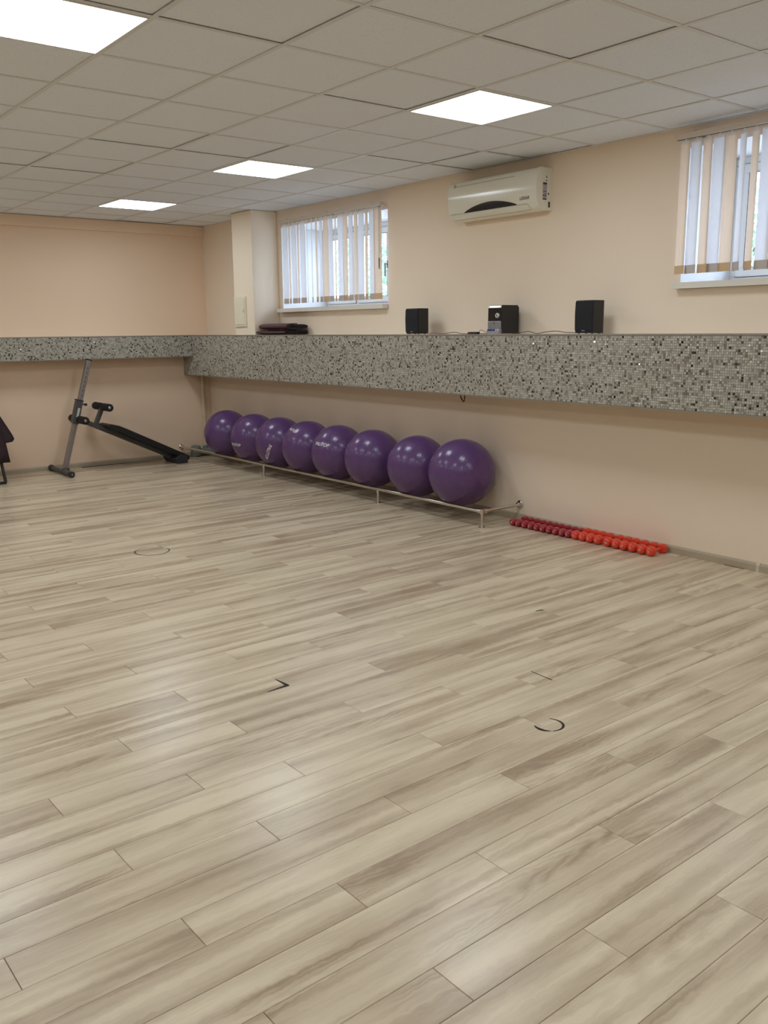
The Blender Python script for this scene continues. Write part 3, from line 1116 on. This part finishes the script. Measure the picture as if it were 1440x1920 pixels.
part('red_mark', MB().lathe([(0, .008), (.0008, .008)], (5.128, ACY0, 2.458), (0, -1, 0), 14), mat('brown_red_mark', (120, 76, 62), 0.6), acr)
part('side_mark', MB().box((5.098, ye, 2.545), (5.112, ACY0 + .001, 2.552)).box((5.102, ye, 2.566), (5.110, ACY0 + .001, 2.580)), M['ink'], acr)

# ================================================================== things on the ledge
ZT = LEDGE_TOP + .0016


def speaker(x0, x1, y0, y1, h, label):
    t = thing('speaker', label, 'speaker', ((x0 + x1) / 2, (y0 + y1) / 2, ZT), 'stereo speakers on the ledge')
    part('cabinet', MB().box((x0 + .012, y0, ZT + .004), (x1, y1, ZT + h)), M['black'], t, bevel=.003)
    g = MB().prism([(0.003, .030), (0.013, .006), (.0135, .006), (.0135, h - .003), (0.012, h - .003), (0.004, h - .012), (0.0, h * .6)],
                   (x0, y0 + .003, ZT), (1, 0, 0), (0, 0, 1), (0, y1 - y0 - .006, 0))
    part('grille', g, M['grille'], t, bevel=.002)
    yb = (y0 + y1) / 2
    part('badge', MB().box((x0 + .002, yb - .014, ZT + .018), (x0 + .009, yb + .014, ZT + .024)), M['silver'], t)
    for a in (x0 + .03, x1 - .02):
        for b in (y0 + .02, y1 - .02):
            part('foot', MB().lathe([(0, .007), (.005, .007)], (a, b, ZT), (0, 0, 1), 10), M['rubber'], t)
    return t


speaker(4.92, 5.041, 5.789, 5.953, .213, 'smaller-looking black stereo speaker on the ledge, nearer the pier')
speaker(4.92, 5.045, 3.966, 4.118, .224, 'black stereo speaker on the ledge, nearer the right window')
X0, X1, Y0, Y1, HS = 4.920, 5.116, 4.824, 4.963, .214
st = thing('stereo_system', 'black micro stereo system with silver lower front, between the two speakers', 'stereo', ((X0 + X1) / 2, (Y0 + Y1) / 2, ZT))
part('body', MB().prism([(.012, .003), (X1 - X0, .003), (X1 - X0, HS - .016), (X1 - X0 - .016, HS), (.022, HS), (.012, HS - .004)],
                        (X0, Y0, ZT), (1, 0, 0), (0, 0, 1), (0, Y1 - Y0, 0)), M['black'], st, bevel=.002)
part('upper_front', MB().prism([(.002, .096), (.0125, .096), (.0125, HS - .003), (.010, HS - .004), (.004, HS - .02)],
                               (X0, Y0 + .002, ZT), (1, 0, 0), (0, 0, 1), (0, Y1 - Y0 - .004, 0)), M['gloss'], st)
part('display_highlight', MB().prism([(.0060, HS - .017), (.0105, HS - .0045), (.0125, HS - .0045), (.0125, HS - .017)],
                           (X0 - .0014, Y0 + .014, ZT), (1, 0, 0), (0, 0, 1), (0, Y1 - Y0 - .032, 0)), M['lightsilver'], st)  # pale silver paints in the gloss highlight on the display
part('lower_front', MB().box((X0, Y0 + .004, ZT + .034), (X0 + .012, Y1 - .001, ZT + .095)), M['silver'], st, bevel=.002)
part('control_shelf', MB().prism([(-.016, .004), (.012, .004), (.012, .034), (0, .034), (-.014, .018)], (X0, Y0 + .001, ZT), (1, 0, 0), (0, 0, 1), (0, Y1 - Y0 - .002, 0)), M['silver'], st, bevel=.001)
part('volume_knob', MB().lathe([(0, .019), (.012, .018), (.014, .015)], (X0 + .003, Y0 + .034, ZT + .137), (-1, 0, 0), 24), M['lightsilver'], st)
part('knob_notch', MB().obox((X0 - .0115, Y0 + .024, ZT + .128), (X0 - .0115, Y0 + .040, ZT + .152), .003, .006, up=(1, 0, 0)), M['gloss'], st)
for k in range(6):
    yb = Y0 + .014 + k * .021
    part('button', MB().box((X0 - .011, yb, ZT + .022), (X0 + .001, yb + .013, ZT + .036)), M['blue' if k > 1 else 'lightsilver'], st, bevel=.001)
part('disc_logo', MB().lathe([(0, .007), (.0008, .007)], (X0, (Y0 + Y1) / 2, ZT + .080), (-1, 0, 0), 16), M['frame'], st)
rc = thing('remote_control', 'small flat black box on the ledge edge left of the stereo', 'remote control', (4.90, 5.085, ZT))
part('case', MB().box((4.872, 5.03, ZT), (4.905, 5.135, ZT + .016)), M['black'], rc, bevel=.003)
part('button_pad', MB().box((4.878, 5.05, ZT + .016), (4.899, 5.115, ZT + .0175)), M['rubber'], rc)


def cable(pts, r, label, mt='cable', group=None):
    # smooth the path
    P_ = [Vector(p) for p in pts]
    out = []
    for i in range(len(P_) - 1):
        a, b, c, d = P_[max(i - 1, 0)], P_[i], P_[i + 1], P_[min(i + 2, len(P_) - 1)]
        for s_ in range(6):
            t = s_ / 6
            out.append(0.5 * ((2 * b) + (c - a) * t + (2 * a - 5 * b + 4 * c - d) * t * t + (3 * b - a - 3 * c + d) * t ** 3))
    out.append(P_[-1])
    return single('cable', MB().tube(out, r, 7), M[mt], label, 'cable', tuple(P_[0]), group)


zc_ = ZT + .003
cable([(5.035, 5.783, zc_ + .02), (4.99, 5.74, zc_ + .012), (4.95, 5.69, zc_ + .016), (4.91, 5.65, zc_ + .004), (4.89, 5.55, zc_ + .008), (4.90, 5.45, zc_), (4.94, 5.36, zc_ + .012),
       (4.96, 5.28, zc_), (5.02, 5.12, zc_), (5.06, 4.968, zc_ + .004)], .0026, 'thin brown speaker wire looping from the speaker nearer the pier to the stereo')
cable([(5.124, 4.87, zc_ + .01), (5.125, 4.815, zc_ + .004), (5.06, 4.785, zc_), (4.93, 4.72, zc_), (4.89, 4.62, zc_ + .004), (4.91, 4.53, zc_ + .014), (4.90, 4.44, zc_), (4.89, 4.36, zc_ + .010),
       (4.92, 4.28, zc_ + .016), (4.95, 4.20, zc_ + .006), (5.03, 4.128, zc_ + .004)], .0026, 'thin brown speaker wire looping from the stereo to the speaker nearer the right window')
cable([(4.89, 5.03, zc_ + .010), (4.885, 5.0, zc_ + .028), (4.89, 4.972, zc_ + .020), (4.93, 4.966, zc_ + .004)], .002, 'short thin wire from the black box to the stereo front')
lp = [(4.93, 5.275, LEDGE_BOT - .0005), (4.93, 5.262, .965), (4.93, 5.242, .941), (4.93, 5.228, .938), (4.93, 5.222, .955), (4.93, 5.218, LEDGE_BOT - .0005)]
cable(lp, .0045, 'short black cable loop hanging below the mosaic ledge', 'blackcable')


# rolled and flattened mats
def roll_path(w, h, turns, gap):
    """flattened spiral in (x, z), inside out"""
    pts = []
    tot = int(turns * 40)
    for i in range(tot + 1):
        a = i / 40 * 2 * math.pi
        f = gap * (i / 40)
        hh = h / 2 - gap * turns + f
        ww = w / 2 - h / 2 * 0 - gap * turns + f
        x = math.cos(a)
        z = math.sin(a)
        # superellipse to flatten
        k = (abs(x) ** 2.6 + abs(z) ** 2.6) ** (-1 / 2.6)
        pts.append((x * k * ww, z * k * hh))
    return pts


def mat_roll(label, x0, x1, y0, y1, z0, z1, phase):
    w, h, th = x1 - x0, z1 - z0, .009
    path = roll_path(w, h, 2.25, .0105)
    # clip to the outer envelope
    mb = MB()
    n = len(path)
    cx, cz = (x0 + x1) / 2, (z0 + z1) / 2
    for yy in (y0, y1):
        for i, (a, b) in enumerate(path):
            a0, b0 = path[max(i - 1, 0)]
            a1, b1 = path[min(i + 1, n - 1)]
            tx, tz = a1 - a0, b1 - b0
            l = math.hypot(tx, tz) or 1
            nx_, nz_ = tz / l, -tx / l
            a_, b_ = a * phase, b
            nx_ *= phase
            mb.v.append((cx + a_, yy, cz + b_))
            mb.v.append((cx + a_ - nx_ * th, yy, cz + b_ - nz_ * th))
    N2 = 2 * n
    for i in range(n - 1):
        q = 2 * i
        mb.face((q, q + 2, N2 + q + 2, N2 + q), 0, True)
        mb.face((q + 1, N2 + q + 1, N2 + q + 3, q + 3), 1, True)
        mb.face((q, q + 1, q + 3, q + 2), 1)
        mb.face((N2 + q, N2 + q + 2, N2 + q + 3, N2 + q + 1), 1)
    mb.face((0, N2, N2 + 1, 1), 0)
    q = 2 * n - 2
    mb.face((q, q + 1, N2 + q + 1, N2 + q), 0)
    t = thing('rolled_mat', label, 'exercise mat', (cx, (y0 + y1) / 2, z0), 'rolled mats on the ledge')
    part('foam_sheet', mb, [M['mat_out'], M['mat_shaded']], t)
    part('inner_fold', MB().prism([(-w * .30, -.004), (-w * .05, -.010), (w * .2, .002), (w * .30, .006), (w * .2, .010), (-w * .05, -.002), (-w * .30, .004)],
                                  (cx, y0 + .004, cz), (phase, 0, 0), (0, 0, 1), (0, y1 - y0 - .008, 0)), M['mat_shaded'], t)


mat_roll('flattened rolled maroon mat on the ledge, under another mat', 4.862, 5.160, 7.800, 8.366, ZT, ZT + .050, 1)
mat_roll('flattened rolled maroon mat lying on top of another mat on the ledge', 4.885, 5.155, 7.790, 8.330, ZT + .0505, ZT + .114, -1)

# electrical panel on the pier
ep = thing('electrical_panel', 'narrow cream electrical cabinet on the pier beside the far window', 'electrical panel', (4.862, 8.65, 1.55))
part('box', MB().box((4.846, 8.525, 1.552), (4.8615, 8.770, 1.868)), M['panel'], ep, bevel=.003)
dr = part('door', MB().box((4.840, 8.545, 1.575), (4.846, 8.752, 1.850)), M['panel'], ep, bevel=.002)
part('latch', MB().box((4.837, 8.556, 1.70), (4.8405, 8.566, 1.73)), M['ac_grey'], dr)

# corner pipe and lagging
pp = thing('corner_pipe', 'white painted riser pipe in the room corner below the ledge', 'pipe', (5.05, 10.005, .1))
part('pipe', MB().tube([(5.050, 10.008, .128), (5.050, 10.008, LEDGE_BOT - .001)], .019, 16), M['pipe'], pp)
part('pipe_coupling', MB().lathe([(0, .026), (.028, .026)], (5.050, 10.008, .475), (0, 0, 1), 16).box((5.044, 10.02, .480), (5.056, YB, .496)), M['pipe'], pp)
lg = thing('pipe_lagging', 'grey green foam lagging around the pipe bend on the floor in the corner', 'pipe lagging', (4.95, 9.95, 0))
part('elbow_block', MB().lathe([(0, .050), (.012, .060), (.115, .060), (.132, .048), (.138, .030)], (4.895, 9.965, 0.0), (0, 0, 1), 18), M['lagging'], lg)
part('bend', MB().tube([(4.90, 9.965, .055), (5.0, 9.96, .055), (5.06, 9.94, .055), (5.09, 9.88, .055), (5.095, 9.75, .055), (5.095, 9.46, .055)], .042, 14), M['lagging'], lg)
part('riser_sleeve', MB().tube([(5.050, 10.0, .06), (5.050, 10.006, .12)], .030, 14), M['lagging'], lg)

# ================================================================== sit-up bench
BY = 9.70
sb = thing('sit_up_bench', 'grey and black decline sit-up bench leaning by the back wall', 'exercise bench', (3.8, BY, 0))
pb, pt = Vector((3.195, BY, .045)), Vector((3.546, BY, 1.210))
part('upright_post', MB().obox(pb, pt, .050, .055, up=(0, 1, 0)), M['post'], sb, bevel=.006)
part('post_cap', MB().obox(pt, pt + (pt - pb).normalized() * .014, .054, .059, up=(0, 1, 0)), M['rubber'], sb, bevel=.003)
dirp = (pt - pb).normalized()
for k in range(7):
    c = pb + dirp * (.83 + k * .05)
    part('adjustment_hole', MB().lathe([(0, .006), (.001, .006)], c + Vector((0, -.0276, 0)), (0, -1, 0), 10), M['rubber'], sb)
s0, s1 = Vector((3.338, BY, .535)), Vector((3.410, BY, .785))
sl_ = part('sliding_sleeve', MB().obox(s0, s1, .068, .078, up=(0, 1, 0)), M['frame'], sb, bevel=.005)
sm_ = (s0 + s1) / 2
part('sleeve_label', MB().obox(sm_ - dirp * .055 + Vector((.004, -.0396, 0)), sm_ + dirp * .045 + Vector((.004, -.0396, 0)), .001, .026, up=(1, 0, 0)),
     mat('pale_label', (196, 200, 194), 0.5), sl_)
part('sleeve_ring', MB().obox(s1 - dirp * .004, s1 + dirp * .006, .074, .084, up=(0, 1, 0)), M['rubber'], sl_)
part('lock_pin', MB().tube([(3.43, BY, .742), (3.468, BY, .735)], .008, 10).lathe([(0, .010), (.012, .016), (.030, .012)], (3.462, BY, .736), (1, 0, -.15), 12), M['rubber'], sl_)
# foot bar
fb0, fb1 = Vector((3.152, 9.385, .034)), Vector((3.152, 9.995, .034))
part('foot_bar', MB().tube([fb0, fb1], .025, 16), M['frame'], sb)
for c, s_ in ((fb0, -1), (fb1, 1)):
    part('foot_cap', MB().lathe([(-.03, .030), (.026, .034), (.036, .026), (.038, .012)], c, (0, s_, 0), 18), M['rubber'], sb)
    part('cap_bolt', MB().lathe([(.038, .010), (.040, .010)], c, (0, s_, 0), 12), M['post'], sb)
part('wheel_bracket', MB().box((3.155, 9.60, .040), (3.215, 9.66, .068)), M['frame'], sb, bevel=.003)
part('transport_wheel', MB().lathe([(-.014, .030), (-.011, .0345), (.011, .0345), (.014, .030)], (3.156, 9.585, .0347), (0, 1, 0), 20), M['rubber'], sb)
part('wheel_hub', MB().lathe([(0, .031), (.002, .030)], (3.156, 9.571, .0347), (0, -1, 0), 14), M['post'], sb)


def roller(x, z, half=.215):
    for s_ in (-1, 1):
        a = MB().lathe([(.032, .030), (.036, .042), (half - .004, .042), (half, .034)], (x, BY, z), (0, s_, 0), 20)
        rl = part('foam_roller', a, M['foam'], sb)
        part('end_bolt', MB().lathe([(half, .016), (half + .004, .016), (half + .010, .010)], (x, BY, z), (0, s_, 0), 16), M['chrome'], rl)
    part('roller_axle', MB().tube([(x, BY - half, z), (x, BY + half, z)], .012, 10), M['post'], sb)


roller(3.388, .577)
roller(3.663, .700)
rs, re = Vector((3.40, BY, .575)), Vector((4.50, BY, .045))
rd = (re - rs).normalized()
rn = Vector((-rd.z, 0, rd.x))
if rn.z < 0:
    rn = -rn
part('main_rail', MB().obox(rs, re, .050, .052, up=(0, 1, 0)), M['frame'], sb, bevel=.005)
part('roller_post', MB().obox((3.572, BY, .505), (3.663, BY, .705), .040, .058, up=(0, 1, 0)), M['frame'], sb, bevel=.004)
# pad: rounded board lying on the rail
p0, p1 = 0.26, 1.315
padpoly = [(p0, .026), (p1, .026), (p1 + .004, .045), (p1 - .004, .080), (p0 + .22, .092), (p0 + .12, .090), (p0 + .04, .074), (p0 + .002, .050)]
part('back_pad', MB().prism(padpoly, rs + Vector((0, -.15, 0)), rd, rn, (0, .30, 0)), M['pad'], sb, bevel=.012, seg=3)
part('pad_board', MB().prism([(p0 + .03, .020), (p1 - .02, .020), (p1 - .02, .028), (p0 + .03, .028)], rs + Vector((0, -.13, 0)), rd, rn, (0, .26, 0)), M['black'], sb)
part('rear_foot', MB().prism([(4.415, .060), (4.440, .012), (4.450, 0), (4.560, 0), (4.572, .012), (4.578, .090), (4.50, .110)], (0, BY - .17, 0), (1, 0, 0), (0, 0, 1), (0, .34, 0)), M['rubber'], sb, bevel=.006)

# ================================================================== mat stand at the left edge
ms = thing('mat_stand', 'black metal floor stand at the left edge carrying dark mats', 'stand', (2.0, 9.6, 0))
ZB, YBAR = .800, 9.66
for xx in (1.30, 2.455):
    for yy in (9.42, 9.90):
        part('leg', MB().obox((xx + (.042 if xx > 2 else -.042), yy, .012), (xx, YBAR, ZB), .024, .036, up=(0, 1, 0)), M['blackmetal'], ms, bevel=.003)
for yy in (9.42, 9.90):
    part('floor_bar', MB().obox((1.25, yy, .014), (2.50, yy, .014), .030, .027), M['blackmetal'], ms, bevel=.003)
part('top_bar', MB().tube([(1.27, YBAR, ZB), (2.475, YBAR, ZB)], .016, 14), M['blackmetal'], ms)


def draped(name, label, right_front, right_back, left, off, seed):
    """sheet over the bar: front and back right edges as [(x, z), ...] from the bar down"""
    rng = random.Random(seed)
    th = .007
    rr = .017 + off
    prof_ = []
    nf = len(right_front)
    for x, z, dy in right_front[::-1]:
        prof_.append((x, YBAR - rr - dy, z))
    for k in range(1, 6):
        a = math.pi * k / 6
        prof_.append(((right_front[0][0] * (6 - k) + right_back[0][0] * k) / 6, YBAR - math.cos(a) * rr, ZB + math.sin(a) * rr))
    for x, z, dy in right_back:
        prof_.append((x, YBAR + rr + dy, z))
    cols = 12
    mb = MB()
    for x, y, z in prof_:
        for c in range(cols + 1):
            t = c / cols
            zz = z
            wob = .004 * math.sin(c * 1.7 + seed) * max(0, (ZB - z))
            yy = y + (wob if y < YBAR else -wob) - (0 if abs(y - YBAR) < rr else 0)
            mb.v.append((left + (x - left) * t, yy, zz))
    m_ = cols + 1
    for a in range(len(prof_) - 1):
        for c in range(cols):
            q = a * m_ + c
            mb.face((q, q + 1, q + m_ + 1, q + m_), 0, True)
    me = mb.mesh(name, [M['mat_dark']], (left, YBAR, 0))
    o = link(name, me, None, (left, YBAR, 0))
    md = o.modifiers.new('thickness', 'SOLIDIFY')
    md.thickness = th
    md.offset = 0
    tag(o, label, 'exercise mat', 'mats draped over the black stand')


draped('hanging_mat', 'dark maroon mat draped over the black stand, longest one in front',
       [(2.50, .79, .003), (2.525, .65, .046), (2.55, .45, .107), (2.560, .30, .152), (2.565, .215, .178)],
       [(2.50, .79, 0), (2.50, .55, .076), (2.50, .40, .122)], 1.55, .027, 1)
draped('hanging_mat', 'dark mat on the black stand with one rounded corner sticking out to the right',
       [(2.49, .79, .003), (2.54, .69, .034), (2.595, .57, .07), (2.635, .48, .097), (2.645, .44, .11), (2.625, .415, .117), (2.55, .405, .12)],
       [(2.49, .79, 0), (2.47, .55, .076), (2.45, .42, .116)], 1.50, .014, 2)

# ================================================================== outdoors, seen through the panes
struct(part('ground_outside', MB().box((XO, -14, 1.30), (40, 40, 1.50)), M['paving']))


def shrub(label, c, rx, rz, n, seed):
    rng = random.Random(seed)
    t = thing('garden_shrub', label, 'shrub', c, 'shrubs outside the windows')
    c = Vector(c)
    tr = MB()
    for k in range(5):
        a = k * 1.256
        tr.tube([c, c + Vector((.10 * math.cos(a), .10 * math.sin(a), rz * .5)), c + Vector((rx * .5 * math.cos(a), rx * .5 * math.sin(a), rz * 1.3))], [.03, .02, .008], 7)
    part('stem', tr, M['bark'], t)
    mb = MB()
    for _ in range(n):
        d = Vector((rng.gauss(0, 1), rng.gauss(0, 1), rng.gauss(0, 1))).normalized() * (rng.random() ** .4)
        p = c + Vector((d.x * rx, d.y * rx, rz + d.z * rz))
        e = Vector((rng.gauss(0, 1), rng.gauss(0, 1), rng.gauss(0, 1))).normalized()
        g = e.cross(Vector((rng.gauss(0, 1), rng.gauss(0, 1), rng.gauss(0, 1)))).normalized()
        s_ = rng.uniform(.05, .10)
        k = len(mb.v)
        mb.v += [tuple(p - e * s_), tuple(p + g * s_ * .45), tuple(p + e * s_), tuple(p - g * s_ * .45)]
        mb.face((k, k + 1, k + 2, k + 3))
    lf = part('foliage', mb, M['leaf'], t)
    lf['kind'] = 'stuff'


shrub('green leafy shrub outside the far window by the pier', (11.2, 14.3, 1.5), 1.2, .95, 1500, 1)
shrub('green leafy shrub outside the right window', (11.2, 6.9, 1.5), 1.2, 1.0, 1500, 2)
